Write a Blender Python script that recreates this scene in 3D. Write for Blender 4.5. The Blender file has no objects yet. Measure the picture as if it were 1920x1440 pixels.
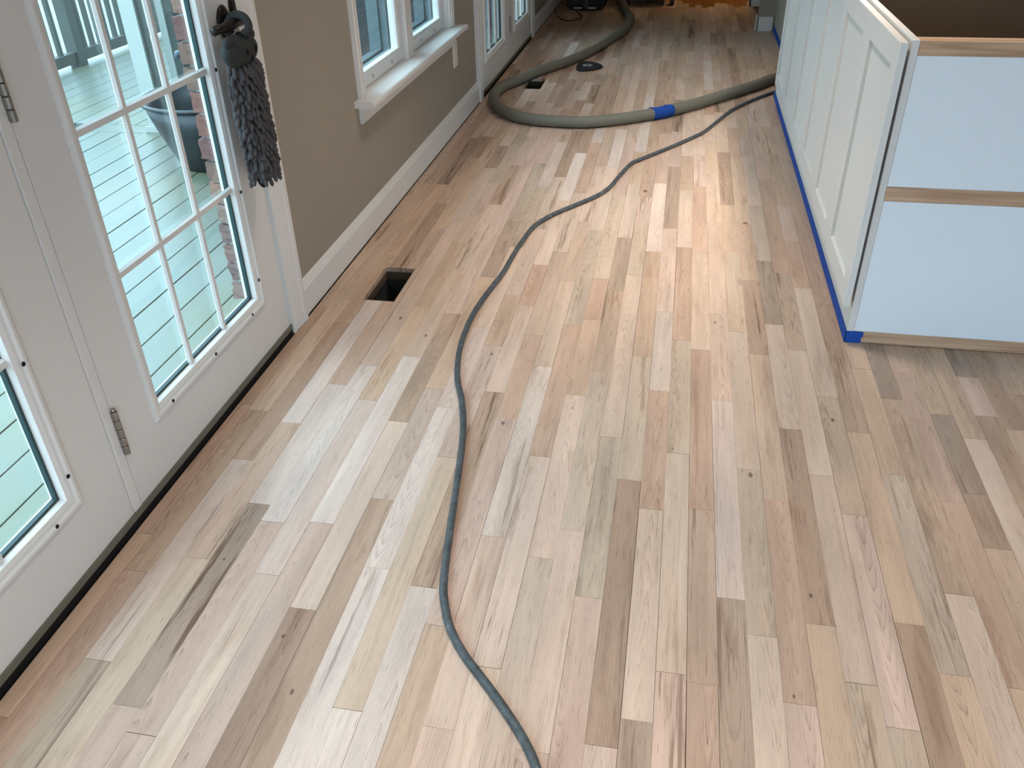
import bpy, bmesh, math, random
from mathutils import Vector, Matrix
C = bpy.context.scene.collection
sc = bpy.context.scene
PI = math.pi

# ------------------------------------------------------------------ camera, sky, lamps, exposure
CAM = Vector((0.0, 0.0, 1.325))
RIGHT = Vector((0.9831539, 0.1816643, -0.0201638)); DOWN = Vector((0.0826449, -0.5402214, -0.8374549)); FWD = Vector((-0.1630286, 0.8216806, -0.5461343))
cd = bpy.data.cameras.new('camera'); co = bpy.data.objects.new('camera', cd); C.objects.link(co)
cd.sensor_fit = 'HORIZONTAL'; cd.sensor_width = 36.0; cd.lens = 36.0 * 1573.36 / 1920.0
cd.clip_start = 0.02; cd.clip_end = 200
rot = Matrix((RIGHT, -DOWN, -FWD)).transposed()
co.matrix_world = Matrix.Translation(CAM) @ rot.to_4x4()
sc.camera = co
sc.view_settings.view_transform = 'Standard'; sc.view_settings.look = 'None'
sc.view_settings.gamma = 1.0; sc.view_settings.exposure = 0.0
sc.view_settings.use_curve_mapping = False

SKY = 7.2
w = bpy.data.worlds.new('overcast_sky'); sc.world = w; w.use_nodes = True
nt = w.node_tree; nt.nodes.clear()
wo = nt.nodes.new('ShaderNodeOutputWorld'); bg = nt.nodes.new('ShaderNodeBackground')
tc = nt.nodes.new('ShaderNodeTexCoord'); sx = nt.nodes.new('ShaderNodeSeparateXYZ')
rp = nt.nodes.new('ShaderNodeValToRGB')
rp.color_ramp.elements[0].position = 0.0; rp.color_ramp.elements[0].color = (0.51, 0.695, 0.87, 1)
rp.color_ramp.elements[1].position = 0.7; rp.color_ramp.elements[1].color = (0.605, 0.81, 1.0, 1)
nt.links.new(tc.outputs['Generated'], sx.inputs[0]); nt.links.new(sx.outputs['Z'], rp.inputs[0])
nt.links.new(rp.outputs[0], bg.inputs['Color']); bg.inputs['Strength'].default_value = SKY
nt.links.new(bg.outputs[0], wo.inputs['Surface'])

def lamp(name, loc, size, power, col, spread=88):
    l = bpy.data.lights.new(name, 'AREA'); l.shape = 'DISK'; l.size = size; l.energy = power; l.color = col
    l.spread = math.radians(spread)
    o = bpy.data.objects.new(name, l); C.objects.link(o); o.location = loc
    return o
WARM = (1.0, 0.90, 0.78)
for i, (x, y, p) in enumerate(((0.05, 0.25, 11), (1.5, 0.2, 2.5), (-0.1, 2.65, 8), (1.0, 3.6, 22), (2.6, 3.0, 8), (0.1, 5.4, 4))):
    lamp('ceiling_fill_lamp', (x, y, 2.42), 0.30, p, WARM)  # unseen overhead lamps; number and places chosen as fill for the room
lamp('hall_lamp', (0.6, 9.0, 2.2), 0.15, 3.5, (1.0, 0.62, 0.25))
# ------------------------------------------------------------------ materials
def mat(name):
    m = bpy.data.materials.new(name); m.use_nodes = True
    return m, m.node_tree, m.node_tree.nodes['Principled BSDF']
def N(t, typ, **kw):
    n = t.nodes.new(typ)
    for k, v in kw.items():
        if k.startswith('i_'):
            n.inputs[k[2:].replace('_', ' ')].default_value = v
        else: setattr(n, k, v)
    return n
def srgb(*c):
    return tuple(((v / 255) / 12.92 if v / 255 <= .04045 else ((v / 255 + .055) / 1.055) ** 2.4) for v in c) + (1.0,)
def M1(t, op, a, b=None, c=None):
    n = t.nodes.new('ShaderNodeMath'); n.operation = op
    for i, v in enumerate((a, b, c)):
        if v is None: continue
        if isinstance(v, (int, float)): n.inputs[i].default_value = v
        else: t.links.new(v, n.inputs[i])
    return n.outputs[0]
def plain(name, col, rough=.6, var=.05, scale=8, metal=0, bump=0, bscale=200, spec=.3):
    m, t, b = mat(name)
    b.inputs['Roughness'].default_value = rough; b.inputs['Metallic'].default_value = metal
    b.inputs['Specular IOR Level'].default_value = spec
    g = N(t, 'ShaderNodeNewGeometry')
    n = N(t, 'ShaderNodeTexNoise', i_Scale=scale, i_Detail=4.0)
    t.links.new(g.outputs['Position'], n.inputs['Vector'])
    mx = N(t, 'ShaderNodeMix', data_type='RGBA')
    mx.inputs['A'].default_value = tuple(c * (1 - var) for c in col[:3]) + (1,)
    mx.inputs['B'].default_value = tuple(min(1, c * (1 + var)) for c in col[:3]) + (1,)
    t.links.new(n.outputs['Fac'], mx.inputs['Factor']); t.links.new(mx.outputs['Result'], b.inputs['Base Color'])
    if bump:
        n2 = N(t, 'ShaderNodeTexNoise', i_Scale=bscale, i_Detail=3.0)
        t.links.new(g.outputs['Position'], n2.inputs['Vector'])
        bp = N(t, 'ShaderNodeBump', i_Strength=bump, i_Distance=.001)
        t.links.new(n2.outputs['Fac'], bp.inputs['Height']); t.links.new(bp.outputs[0], b.inputs['Normal'])
    return m

def oak_material():
    m, t, b = mat('sanded_oak')
    L = t.links
    uv = N(t, 'ShaderNodeUVMap', uv_map='grain'); s = N(t, 'ShaderNodeSeparateXYZ'); L.new(uv.outputs[0], s.inputs[0])
    u, v = s.outputs['X'], s.outputs['Y']
    tone = N(t, 'ShaderNodeAttribute', attribute_name='tone'); pv = N(t, 'ShaderNodeAttribute', attribute_name='pv')
    kn = N(t, 'ShaderNodeAttribute', attribute_name='knot')
    sp = N(t, 'ShaderNodeSeparateColor'); L.new(pv.outputs['Color'], sp.inputs[0])
    cath, streak, off = sp.outputs[0], sp.outputs[1], sp.outputs[2]
    sk = N(t, 'ShaderNodeSeparateColor'); L.new(kn.outputs['Color'], sk.inputs[0])
    def noise(su, sv, detail=2.0, rough=.5, zoff=0.0):
        cb = N(t, 'ShaderNodeCombineXYZ')
        L.new(M1(t, 'MULTIPLY', u, su), cb.inputs[0]); L.new(M1(t, 'MULTIPLY', v, sv), cb.inputs[1])
        L.new(M1(t, 'MULTIPLY_ADD', off, 31.0, zoff), cb.inputs[2])
        n = N(t, 'ShaderNodeTexNoise', i_Scale=1.0, i_Detail=detail, i_Roughness=rough)
        L.new(cb.outputs[0], n.inputs['Vector']); return n.outputs['Fac']
    # knot
    du = M1(t, 'SUBTRACT', u, sk.outputs[0]); dv = M1(t, 'MULTIPLY', M1(t, 'SUBTRACT', v, sk.outputs[1]), .55)
    kd = M1(t, 'SQRT', M1(t, 'ADD', M1(t, 'MULTIPLY', du, du), M1(t, 'MULTIPLY', dv, dv)))
    kr = M1(t, 'DIVIDE', kd, M1(t, 'MAXIMUM', sk.outputs[2], .0001))
    kmask = N(t, 'ShaderNodeMapRange', interpolation_type='SMOOTHSTEP', i_From_Min=.6, i_From_Max=1.5, i_To_Min=1.0, i_To_Max=0.0)
    L.new(kr, kmask.inputs[0])
    kbend = M1(t, 'DIVIDE', .9, M1(t, 'ADD', M1(t, 'MULTIPLY', kr, kr), .6))
    warp = M1(t, 'SUBTRACT', noise(24, 2.8, 4, .55), .5)
    warp2 = M1(t, 'SUBTRACT', noise(9, 1.1, 1, zoff=7), .5)
    uo = M1(t, 'ADD', u, M1(t, 'MULTIPLY', M1(t, 'SUBTRACT', off, .5), .05))
    uo = M1(t, 'ADD', uo, M1(t, 'MULTIPLY', warp2, .035))
    fc = M1(t, 'ADD', M1(t, 'MULTIPLY', v, M1(t, 'MULTIPLY_ADD', off, 13.0, 8.0)), M1(t, 'MULTIPLY', M1(t, 'MULTIPLY', uo, uo), 7600.0))
    fc = M1(t, 'ADD', fc, M1(t, 'MULTIPLY', warp, 5.0))
    fs = M1(t, 'ADD', M1(t, 'MULTIPLY', uo, 190.0), M1(t, 'MULTIPLY', warp, 3.4))
    fmix = M1(t, 'ADD', M1(t, 'MULTIPLY', fc, cath), M1(t, 'MULTIPLY', fs, M1(t, 'SUBTRACT', 1.0, cath)))
    fmix = M1(t, 'ADD', fmix, M1(t, 'MULTIPLY', kbend, 2.0))
    ring = M1(t, 'FRACT', fmix)
    ring = M1(t, 'POWER', ring, 2.6)
    rpatch = N(t, 'ShaderNodeMapRange', i_From_Min=.36, i_From_Max=.66); L.new(noise(14, 1.6, 2, zoff=3), rpatch.inputs[0])
    ramp = M1(t, 'MULTIPLY', ring, M1(t, 'MULTIPLY_ADD', rpatch.outputs[0], .75, .25))
    pore = N(t, 'ShaderNodeMapRange', i_From_Min=.60, i_From_Max=.72); L.new(noise(850, 30, 1, zoff=11), pore.inputs[0])
    porem = M1(t, 'MULTIPLY', pore.outputs[0], M1(t, 'MULTIPLY_ADD', ring, .7, .3))
    mott = noise(16, 2.2, 3, zoff=17); mott2 = noise(70, 4, 3, zoff=23)
    st = N(t, 'ShaderNodeMapRange', interpolation_type='SMOOTHSTEP', i_From_Min=.56, i_From_Max=.66); L.new(noise(44, 1.7, 4, .62, zoff=29), st.inputs[0])
    stm = M1(t, 'MULTIPLY', st.outputs[0], streak)
    fl = N(t, 'ShaderNodeMapRange', i_From_Min=.665, i_From_Max=.72); L.new(noise(190, 7, 2, .6, zoff=41), fl.inputs[0])
    # value factor
    val = M1(t, 'SUBTRACT', 1.0, M1(t, 'MULTIPLY', ramp, M1(t, 'MULTIPLY_ADD', cath, .13, .15)))
    val = M1(t, 'SUBTRACT', val, M1(t, 'MULTIPLY', porem, .44))
    val = M1(t, 'MULTIPLY', val, M1(t, 'MULTIPLY_ADD', mott, .56, .72))
    val = M1(t, 'MULTIPLY', val, M1(t, 'MULTIPLY_ADD', mott2, .30, .85))
    cx = N(t, 'ShaderNodeVectorMath', operation='SCALE'); L.new(tone.outputs['Color'], cx.inputs[0]); L.new(val, cx.inputs['Scale'])
    # hue mottling: pink to grey
    hue = N(t, 'ShaderNodeMix', data_type='RGBA', blend_type='MULTIPLY'); hue.inputs['Factor'].default_value = 1.0
    hr = N(t, 'ShaderNodeMix', data_type='RGBA'); hr.inputs['A'].default_value = (1.04, .97, .92, 1); hr.inputs['B'].default_value = (.96, 1.02, 1.05, 1)
    L.new(noise(12, 1.3, 2, zoff=53), hr.inputs['Factor'])
    L.new(cx.outputs[0], hue.inputs['A']); L.new(hr.outputs['Result'], hue.inputs['B'])
    sm = N(t, 'ShaderNodeMapRange', interpolation_type='SMOOTHSTEP', i_From_Min=.54, i_From_Max=.72); L.new(noise(30, 4.2, 4, .6, zoff=67), sm.inputs[0])
    d0 = N(t, 'ShaderNodeMix', data_type='RGBA', blend_type='MULTIPLY'); d0.inputs['B'].default_value = (.74, .68, .64, 1)
    L.new(M1(t, 'MULTIPLY', sm.outputs[0], M1(t, 'MULTIPLY_ADD', streak, .6, .42)), d0.inputs['Factor']); L.new(hue.outputs['Result'], d0.inputs['A'])
    d1 = N(t, 'ShaderNodeMix', data_type='RGBA', blend_type='MULTIPLY'); d1.inputs['B'].default_value = (.46, .39, .35, 1)
    L.new(M1(t, 'MINIMUM', M1(t, 'MULTIPLY', stm, .9), 1.0), d1.inputs['Factor']); L.new(d0.outputs['Result'], d1.inputs['A'])
    d2 = N(t, 'ShaderNodeMix', data_type='RGBA', blend_type='MULTIPLY'); d2.inputs['B'].default_value = (.45, .38, .34, 1)
    L.new(M1(t, 'MULTIPLY', fl.outputs[0], M1(t, 'MULTIPLY_ADD', streak, .55, .3)), d2.inputs['Factor']); L.new(d1.outputs['Result'], d2.inputs['A'])
    d3 = N(t, 'ShaderNodeMix', data_type='RGBA', blend_type='MULTIPLY'); d3.inputs['B'].default_value = (.28, .22, .19, 1)
    L.new(M1(t, 'MULTIPLY', kmask.outputs[0], .85), d3.inputs['Factor']); L.new(d2.outputs['Result'], d3.inputs['A'])
    L.new(d3.outputs['Result'], b.inputs['Base Color'])
    b.inputs['Roughness'].default_value = .62; b.inputs['Specular IOR Level'].default_value = .28
    bp = N(t, 'ShaderNodeBump', i_Strength=.25, i_Distance=.0006); L.new(val, bp.inputs['Height']); L.new(bp.outputs[0], b.inputs['Normal'])
    return m
def glass_material():
    m = bpy.data.materials.new('window_glass'); m.use_nodes = True; t = m.node_tree; t.nodes.clear()
    o = N(t, 'ShaderNodeOutputMaterial'); mx = N(t, 'ShaderNodeMixShader')
    tr = N(t, 'ShaderNodeBsdfTransparent'); tr.inputs[0].default_value = (.90, .97, .96, 1)
    gl = N(t, 'ShaderNodeBsdfGlossy'); gl.inputs['Roughness'].default_value = .02
    lw_ = N(t, 'ShaderNodeLayerWeight', i_Blend=.5)
    fr = M1(t, 'MULTIPLY_ADD', M1(t, 'POWER', lw_.outputs['Facing'], 5.0), .8, .035)
    t.links.new(fr, mx.inputs[0]); t.links.new(tr.outputs[0], mx.inputs[1]); t.links.new(gl.outputs[0], mx.inputs[2])
    t.links.new(mx.outputs[0], o.inputs[0]); return m
def pine_material(name, ca, cb, axis):
    m, t, b = mat(name); g = N(t, 'ShaderNodeNewGeometry'); s = N(t, 'ShaderNodeMapping')
    sc_ = [60, 60, 60]; sc_[axis] = 3.0; s.inputs['Scale'].default_value = sc_
    t.links.new(g.outputs['Position'], s.inputs['Vector'])
    n = N(t, 'ShaderNodeTexNoise', i_Scale=1.0, i_Detail=3.0, i_Distortion=.6); t.links.new(s.outputs[0], n.inputs['Vector'])
    mx = N(t, 'ShaderNodeMix', data_type='RGBA'); mx.inputs['A'].default_value = ca; mx.inputs['B'].default_value = cb
    cr = N(t, 'ShaderNodeMapRange', i_From_Min=.35, i_From_Max=.65); t.links.new(n.outputs['Fac'], cr.inputs[0])
    t.links.new(cr.outputs[0], mx.inputs['Factor']); t.links.new(mx.outputs['Result'], b.inputs['Base Color'])
    b.inputs['Roughness'].default_value = .7; return m
def deck_material():
    m, t, b = mat('painted_deck'); g = N(t, 'ShaderNodeNewGeometry')
    n = N(t, 'ShaderNodeTexNoise', i_Scale=1.3, i_Detail=5.0); t.links.new(g.outputs['Position'], n.inputs['Vector'])
    s = N(t, 'ShaderNodeMapping'); s.inputs['Scale'].default_value = (14, 2.2, 4); t.links.new(g.outputs['Position'], s.inputs['Vector'])
    n2 = N(t, 'ShaderNodeTexNoise', i_Scale=1.0, i_Detail=5.0); t.links.new(s.outputs[0], n2.inputs['Vector'])
    mx = N(t, 'ShaderNodeMix', data_type='RGBA'); mx.inputs['A'].default_value = DECK_A; mx.inputs['B'].default_value = DECK_B
    r = N(t, 'ShaderNodeMapRange', i_From_Min=.44, i_From_Max=.64); t.links.new(n.outputs['Fac'], r.inputs[0]); t.links.new(r.outputs[0], mx.inputs['Factor'])
    m2 = N(t, 'ShaderNodeMix', data_type='RGBA', blend_type='MULTIPLY'); m2.inputs['B'].default_value = (.72, .76, .74, 1)
    r2 = N(t, 'ShaderNodeMapRange', i_From_Min=.56, i_From_Max=.75, i_To_Max=.6); t.links.new(n2.outputs['Fac'], r2.inputs[0])
    t.links.new(r2.outputs[0], m2.inputs['Factor']); t.links.new(mx.outputs['Result'], m2.inputs['A'])
    t.links.new(m2.outputs['Result'], b.inputs['Base Color']); b.inputs['Roughness'].default_value = .35
    b.inputs['Specular IOR Level'].default_value = .4
    return m
def attr_material(name, rough=.9, bump=.4):
    m, t, b = mat(name); a = N(t, 'ShaderNodeAttribute', attribute_name='tone'); g = N(t, 'ShaderNodeNewGeometry')
    n = N(t, 'ShaderNodeTexNoise', i_Scale=60.0, i_Detail=5.0); t.links.new(g.outputs['Position'], n.inputs['Vector'])
    v = N(t, 'ShaderNodeVectorMath', operation='SCALE'); t.links.new(a.outputs['Color'], v.inputs[0])
    t.links.new(M1(t, 'MULTIPLY_ADD', n.outputs['Fac'], .7, .65), v.inputs['Scale'])
    t.links.new(v.outputs[0], b.inputs['Base Color']); b.inputs['Roughness'].default_value = rough
    bp = N(t, 'ShaderNodeBump', i_Strength=bump, i_Distance=.003); t.links.new(n.outputs['Fac'], bp.inputs['Height']); t.links.new(bp.outputs[0], b.inputs['Normal'])
    return m
DECK_A = (.130, .150, .124, 1); DECK_B = (.140, .145, .085, 1)
MT = dict(
    oak=oak_material(), glass=glass_material(), deck=deck_material(), brick=attr_material('rough_brick'),
    white=plain('white_trim_paint', srgb(226, 222, 218), .45, .03, 5),
    door=plain('white_door_paint', srgb(224, 220, 216), .5, .04, 3),
    cab=plain('white_cabinet_paint', srgb(219, 216, 212), .4, .02, 3),
    cabpanel=plain('white_cabinet_board', srgb(229, 236, 242), .5, .015, 3),
    wall=plain('beige_wall_paint', srgb(158, 148, 134), .85, .03, 3, bump=.15, bscale=350),
    ceil=plain('ceiling_paint', srgb(235, 232, 226), .9),
    hose=plain('grey_ribbed_plastic', srgb(124, 122, 110), .55, .08, 10),
    tape=plain('blue_painters_tape', srgb(20, 72, 158), .7, .1, 30),
    cord=None,
    black=plain('black_plastic', (.012, .012, .013, 1), .5, .1),
    dark=plain('dark_gap', (.006, .005, .005, 1), .9),
    duct=plain('galvanised_duct', (.10, .115, .115, 1), .5, .4, 25, metal=.6),
    ply=plain('raw_subfloor', (.10, .07, .045, 1), .9, .2),
    pad=plain('charcoal_sanding_pad', (.022, .023, .027, 1), .75, .15, 60),
    steel=plain('brushed_steel', (.55, .55, .55, 1), .35, .05, metal=1),
    nickel=plain('aged_nickel', (.30, .28, .25, 1), .4, .15, 60, metal=.8),
    bronze=plain('oil_rubbed_bronze', (.022, .018, .016, 1), .38, .2, 60, metal=.5, spec=.5),
    thresh=plain('threshold_weatherstrip', (.16, .15, .115, 1), .55, .2, 20),
    gasket=plain('dark_glazing_spacer', (.03, .06, .062, 1), .5),
    hard=plain('brown_hardboard', (.105, .067, .040, 1), .85, .12, 6),
    rail=pine_material('bare_pine_rail', srgb(168, 132, 104), srgb(202, 166, 136), 0),
    sage=plain('sage_paint_and_shade', (.075, .085, .075, 1), .6, .12, 8),  # railing paint; on the posts it puts side shade into the colour
    cream=plain('cream_porch_paint', (.36, .38, .35, 1), .55, .08, 4),
    ground=plain('pale_concrete_ground', (.20, .215, .20, 1), .9, .25, .6),
    mortar=plain('pale_mortar', (.30, .29, .27, 1), .95, .2, 40),
    fur=plain('charcoal_chenille', (.082, .072, .073, 1), .95, .25, 90),
    fur_dark=plain('charcoal_backing', (.02, .018, .018, 1), .95),
    plush=plain('charcoal_plush', (.040, .039, .037, 1), .95, .2, 120, bump=.3, bscale=900),
    stitch=plain('black_stitching', (.004, .004, .004, 1), .8),
    blocker=plain('dark_blocker', (.05, .05, .052, 1), .8, .15),
    reveal=plain('shaded_reveal_tone', (.13, .17, .18, 1), .5, .1, 10),  # dim light on the outer window frame is put into this colour
    outlet=plain('ivory_outlet_plastic', srgb(224, 218, 206), .4, .01),
    tub=plain('black_tub_plastic', (.02, .022, .024, 1), .35, .1, 20, spec=.5),
)
def cord_material():
    m, t, b = mat('worn_cable_jacket'); g = N(t, 'ShaderNodeNewGeometry')
    n = N(t, 'ShaderNodeTexNoise', i_Scale=45.0, i_Detail=6.0, i_Roughness=.7); t.links.new(g.outputs['Position'], n.inputs['Vector'])
    r = N(t, 'ShaderNodeValToRGB'); e = r.color_ramp.elements
    e[0].position = .36; e[0].color = (.040, .047, .052, 1); e[1].position = .60; e[1].color = (.082, .097, .108, 1)
    x = e.new(.72); x.color = (.24, .27, .29, 1)
    t.links.new(n.outputs['Fac'], r.inputs[0]); t.links.new(r.outputs[0], b.inputs['Base Color']); b.inputs['Roughness'].default_value = .55
    return m
MT['cord'] = cord_material()

# ------------------------------------------------------------------ mesh helpers
class MB:
    def __init__(s): s.v = []; s.f = []
    def box(s, x0, x1, y0, y1, z0, z1):
        n = len(s.v)
        s.v += [(x0, y0, z0), (x1, y0, z0), (x1, y1, z0), (x0, y1, z0), (x0, y0, z1), (x1, y0, z1), (x1, y1, z1), (x0, y1, z1)]
        s.f += [tuple(n + i for i in q) for q in ((0, 3, 2, 1), (4, 5, 6, 7), (0, 1, 5, 4), (1, 2, 6, 5), (2, 3, 7, 6), (3, 0, 4, 7))]
        return s
    def ring(s, plane, a0, a1, b0, b1, prof, close=False):
        """frame with mitred corners; plane('x'/'y'), rectangle a (y or x) by b (z); prof = [(inset, depth coordinate)]"""
        n = len(s.v); k = len(prof)
        for ins, h in prof:
            for a, b in ((a0 + ins, b0 + ins), (a1 - ins, b0 + ins), (a1 - ins, b1 - ins), (a0 + ins, b1 - ins)):
                s.v.append((h, a, b) if plane == 'x' else (a, h, b))
        for i in range(k if close else k - 1):
            j = (i + 1) % k
            for c in range(4):
                d = (c + 1) % 4
                s.f.append((n + i * 4 + c, n + i * 4 + d, n + j * 4 + d, n + j * 4 + c))
        return s
    def tube(s, pts, r, n=10, caps=True):
        base = len(s.v); up = Vector((0, 0, 1)); P = [Vector(p) for p in pts]; m = len(P); prev = None
        for i, p in enumerate(P):
            t = (P[min(i + 1, m - 1)] - P[max(i - 1, 0)]).normalized()
            if prev is None:
                a = t.cross(up)
                if a.length < 1e-4: a = t.cross(Vector((1, 0, 0)))
                a.normalize()
            else: a = (prev - t * prev.dot(t)).normalized()
            prev = a; b = t.cross(a); rr = r[i] if isinstance(r, (list, tuple)) else r
            for k in range(n):
                q = 2 * PI * k / n; s.v.append(tuple(p + (a * math.cos(q) + b * math.sin(q)) * rr))
        for i in range(m - 1):
            for k in range(n):
                l = (k + 1) % n; o = base + i * n
                s.f.append((o + k, o + l, o + n + l, o + n + k))
        if caps:
            s.f.append(tuple(base + k for k in range(n))[::-1]); s.f.append(tuple(base + (m - 1) * n + k for k in range(n)))
        return s
    def lathe(s, prof, c, axis='z', n=24):
        base = len(s.v); m = len(prof)
        for r, h in prof:
            for k in range(n):
                q = 2 * PI * k / n; a, b = r * math.cos(q), r * math.sin(q)
                p = {'z': (a, b, h), 'x': (h, a, b), 'y': (a, h, b)}[axis]
                s.v.append((c[0] + p[0], c[1] + p[1], c[2] + p[2]))
        for i in range(m - 1):
            for k in range(n):
                l = (k + 1) % n; s.f.append((base + i * n + k, base + i * n + l, base + (i + 1) * n + l, base + (i + 1) * n + k))
        s.f.append(tuple(base + k for k in range(n))); s.f.append(tuple(base + (m - 1) * n + k for k in range(n)))
        return s
    def prism(s, outline, axis, a0, a1):
        n = len(s.v); k = len(outline)
        for a in (a0, a1):
            for p, q in outline: s.v.append({'y': (p, a, q), 'x': (a, p, q), 'z': (p, q, a)}[axis])
        s.f.append(tuple(range(n, n + k))); s.f.append(tuple(range(n + k, n + 2 * k))[::-1])
        for i in range(k):
            j = (i + 1) % k; s.f.append((n + i, n + k + i, n + k + j, n + j))
        return s
    def build(s, name, m, parent=None, smooth=False, bevel=0, fix=True):
        me = bpy.data.meshes.new(name); me.from_pydata(s.v, [], s.f); me.materials.append(m)
        if fix:
            bm = bmesh.new(); bm.from_mesh(me); bmesh.ops.recalc_face_normals(bm, faces=bm.faces); bm.to_mesh(me); bm.free()
        if smooth:
            for p in me.polygons: p.use_smooth = True
        o = bpy.data.objects.new(name, me); C.objects.link(o)
        if parent: o.parent = parent; o.matrix_parent_inverse = PINV(parent)
        if bevel:
            b = o.modifiers.new('soft_edge', 'BEVEL'); b.width = bevel; b.segments = 2; b.limit_method = 'ANGLE'
        return o
def WORLD(p):
    m = p.matrix_parent_inverse @ Matrix.Translation(p.location)
    return WORLD(p.parent) @ m if p.parent else Matrix.Translation(p.location)
def PINV(p): return WORLD(p).inverted()
def thing(name, label, cat, loc=(0, 0, 0), group=None):
    o = bpy.data.objects.new(name, None); C.objects.link(o); o.location = loc; o.empty_display_size = .05
    o['label'] = label; o['category'] = cat
    if group: o['group'] = group
    return o
def tag(o, label, cat, group=None):
    o['label'] = label; o['category'] = cat
    if group: o['group'] = group
    return o
def struct(o): o['kind'] = 'structure'; return o
def sempty(name, loc=(0, 0, 0)):
    o = bpy.data.objects.new(name, None); C.objects.link(o); o.location = loc; o['kind'] = 'structure'; return o
def catmull(pts, step):
    P = [Vector(p) for p in pts]; P = [2 * P[0] - P[1]] + P + [2 * P[-1] - P[-2]]; out = []
    for i in range(1, len(P) - 2):
        a, b, c, d = P[i - 1:i + 3]; n = max(2, int((c - b).length / (step * .25)))
        for j in range(n):
            t = j / n
            out.append(.5 * (2 * b + (c - a) * t + (2 * a - 5 * b + 4 * c - d) * t * t + (3 * b - a - 3 * c + d) * t ** 3))
    out.append(P[-2]); res = [out[0]]; acc = 0
    for i in range(1, len(out)):
        seg = (out[i] - out[i - 1]).length
        while acc + seg >= step:
            k = (step - acc) / seg; p = out[i - 1].lerp(out[i], k); res.append(p); out[i - 1] = p; seg = (out[i] - p).length; acc = 0
        acc += seg
    return res

# ------------------------------------------------------------------ setting: floor
XW = -1.158                     # wall plane; baseboard face stands at -1.1435
PITCH, PH = 0.0577, -0.0045
HOLES = [(-1.001, -0.889, 2.440, 2.704), (-0.947, -0.835, 5.340, 5.604)]
TONES = {'W': (230, 215, 208), 'L': (214, 191, 174), 'Y': (212, 189, 166), 'P': (208, 180, 167), 'R': (186, 153, 132), 'T': (196, 168, 143),
         'G': (188, 171, 152), 'B': (164, 136, 114), 'K': (150, 132, 117), 'D': (140, 112, 93)}
MEAN = Vector(srgb(197, 170, 153)[:3])
TL = {k: MEAN.lerp(Vector(srgb(*v)[:3]), .57) for k, v in TONES.items()}
JOINTS={-20:"1.247TR 1.777RR 2.366TT 2.922YT",-19:"1.136RT 1.754TY 2.435YT 3.085LT",-18:"0.905GW 1.540LR 2.272BT 2.805TT",-17:"1.193YR 1.713LW 3.352BT",-16:"0.820PK 1.386KW 1.914WP 3.086TT 3.679TT",-15:"0.771PP 1.331PW 2.028WP 3.197GL 3.838LB",-14:"1.172LP 1.850WT 2.415TT 2.957TT",-13:"1.346PW 2.099WT 2.726LG 3.377LB 3.891BP",-12:"1.093DL 1.764LB 2.386BL 3.061PP 4.937PB",-11:"1.449BP 1.935LT 3.200KG 3.937GP",-10:"1.229WW 1.849WW 2.309PL 3.618GL 4.283WT",-9:"0.881WY 1.632YP 2.200PT 2.548TL 3.132PL 3.753LB 5.037LB",-8:"1.193WB 1.945BP 2.476LR 2.800RL 4.114WR 5.353BT",-7:"1.097TP 1.823PR 2.285RL 2.922BL 3.560LR 4.296RW",-6:"0.872PL 1.366PW 2.102LL 2.682TL 3.238BL 3.925PR 5.115LT",-5:"1.014LW 1.673RR 2.367RG 3.150GL",-4:"1.317LP 1.964LR 2.412TR 2.719RY",-3:"0.855PL 1.413PG 2.096LT 2.626KB 3.092KL",-2:"1.221PG 1.781GL 2.766LG 3.252GP",-1:"0.885PB 1.614DG 2.201GT 2.975BL 3.726WR 4.483PB",0:"1.515LR 2.021RW 2.498GP 3.212LK 3.961BP",1:"1.059PL 1.739YG 2.319GR 3.030BL 3.652LT",2:"1.044RR 1.534KR 2.268RT 2.989LR 3.714RP",3:"1.265KP 1.998WT 2.509PT 3.298PT 3.885YT 4.381TL 4.875LR",4:"1.177LG 1.702GG 2.399LT 3.017GT 3.494TB 4.206BY",5:"1.029PR 1.592RT 2.266TB 2.776BR 3.295TY 4.147TR",6:"1.224TB 1.889DL 2.465LK 2.945KL 3.503LP 4.171LP",7:"1.093GP 1.706GL 2.308LB 2.852GR 3.432RR 3.848RP 4.391RP",8:"1.570PG 2.061TL 2.742GR",9:"1.254BT 1.903TB 2.631BR",10:"1.142TG 1.736LT",11:"1.352LB 2.078TK",12:"1.652RR 2.221PR",13:"1.505TB 1.691BK 2.020KT",14:"1.920LT",15:"2.029BP 2.227PK",17:"2.150BT"}
KNOTS = {(-11, 1.30): .006, (-15, 2.33): .009, (-9, 2.15): .007, (-2, 3.62): .010, (3, 2.45): .006, (-4, 1.9): .004, (5, 3.3): .012, (4, 1.68): .009,
         (-13, 2.23): .008, (-7, 1.37): .01, (8, 1.95): .008, (6, 1.3): .006, (-16, 1.2): .004, (-12, 1.02): .005, (-7, 1.8): .008, (-11, .9): .006}
rnd = random.Random(11)
floor = MB().box(-1.30, 4.6, -2.8, 9.6, -.05, -.0185)
def cut(rects, h):
    out = []
    for (a, b, c, d) in rects:
        if b <= h[0] or a >= h[1] or d <= h[2] or c >= h[3]: out.append((a, b, c, d)); continue
        if c < h[2]: out.append((a, b, c, h[2]))
        if d > h[3]: out.append((a, b, h[3], d))
        c2, d2 = max(c, h[2]), min(d, h[3])
        if a < h[0]: out.append((a, h[0], c2, d2))
        if b > h[1]: out.append((h[1], b, c2, d2))
    return out
sub = MB()
for r in [q for h in [None] for q in cut(cut([(-1.30, 4.6, -2.8, 9.6)], HOLES[0]), HOLES[1])]:
    sub.box(r[0], r[1], r[2], r[3], -.05, -.0185)
FLOOR = struct(sub.build('floor', MT['ply']))
planks = []
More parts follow.
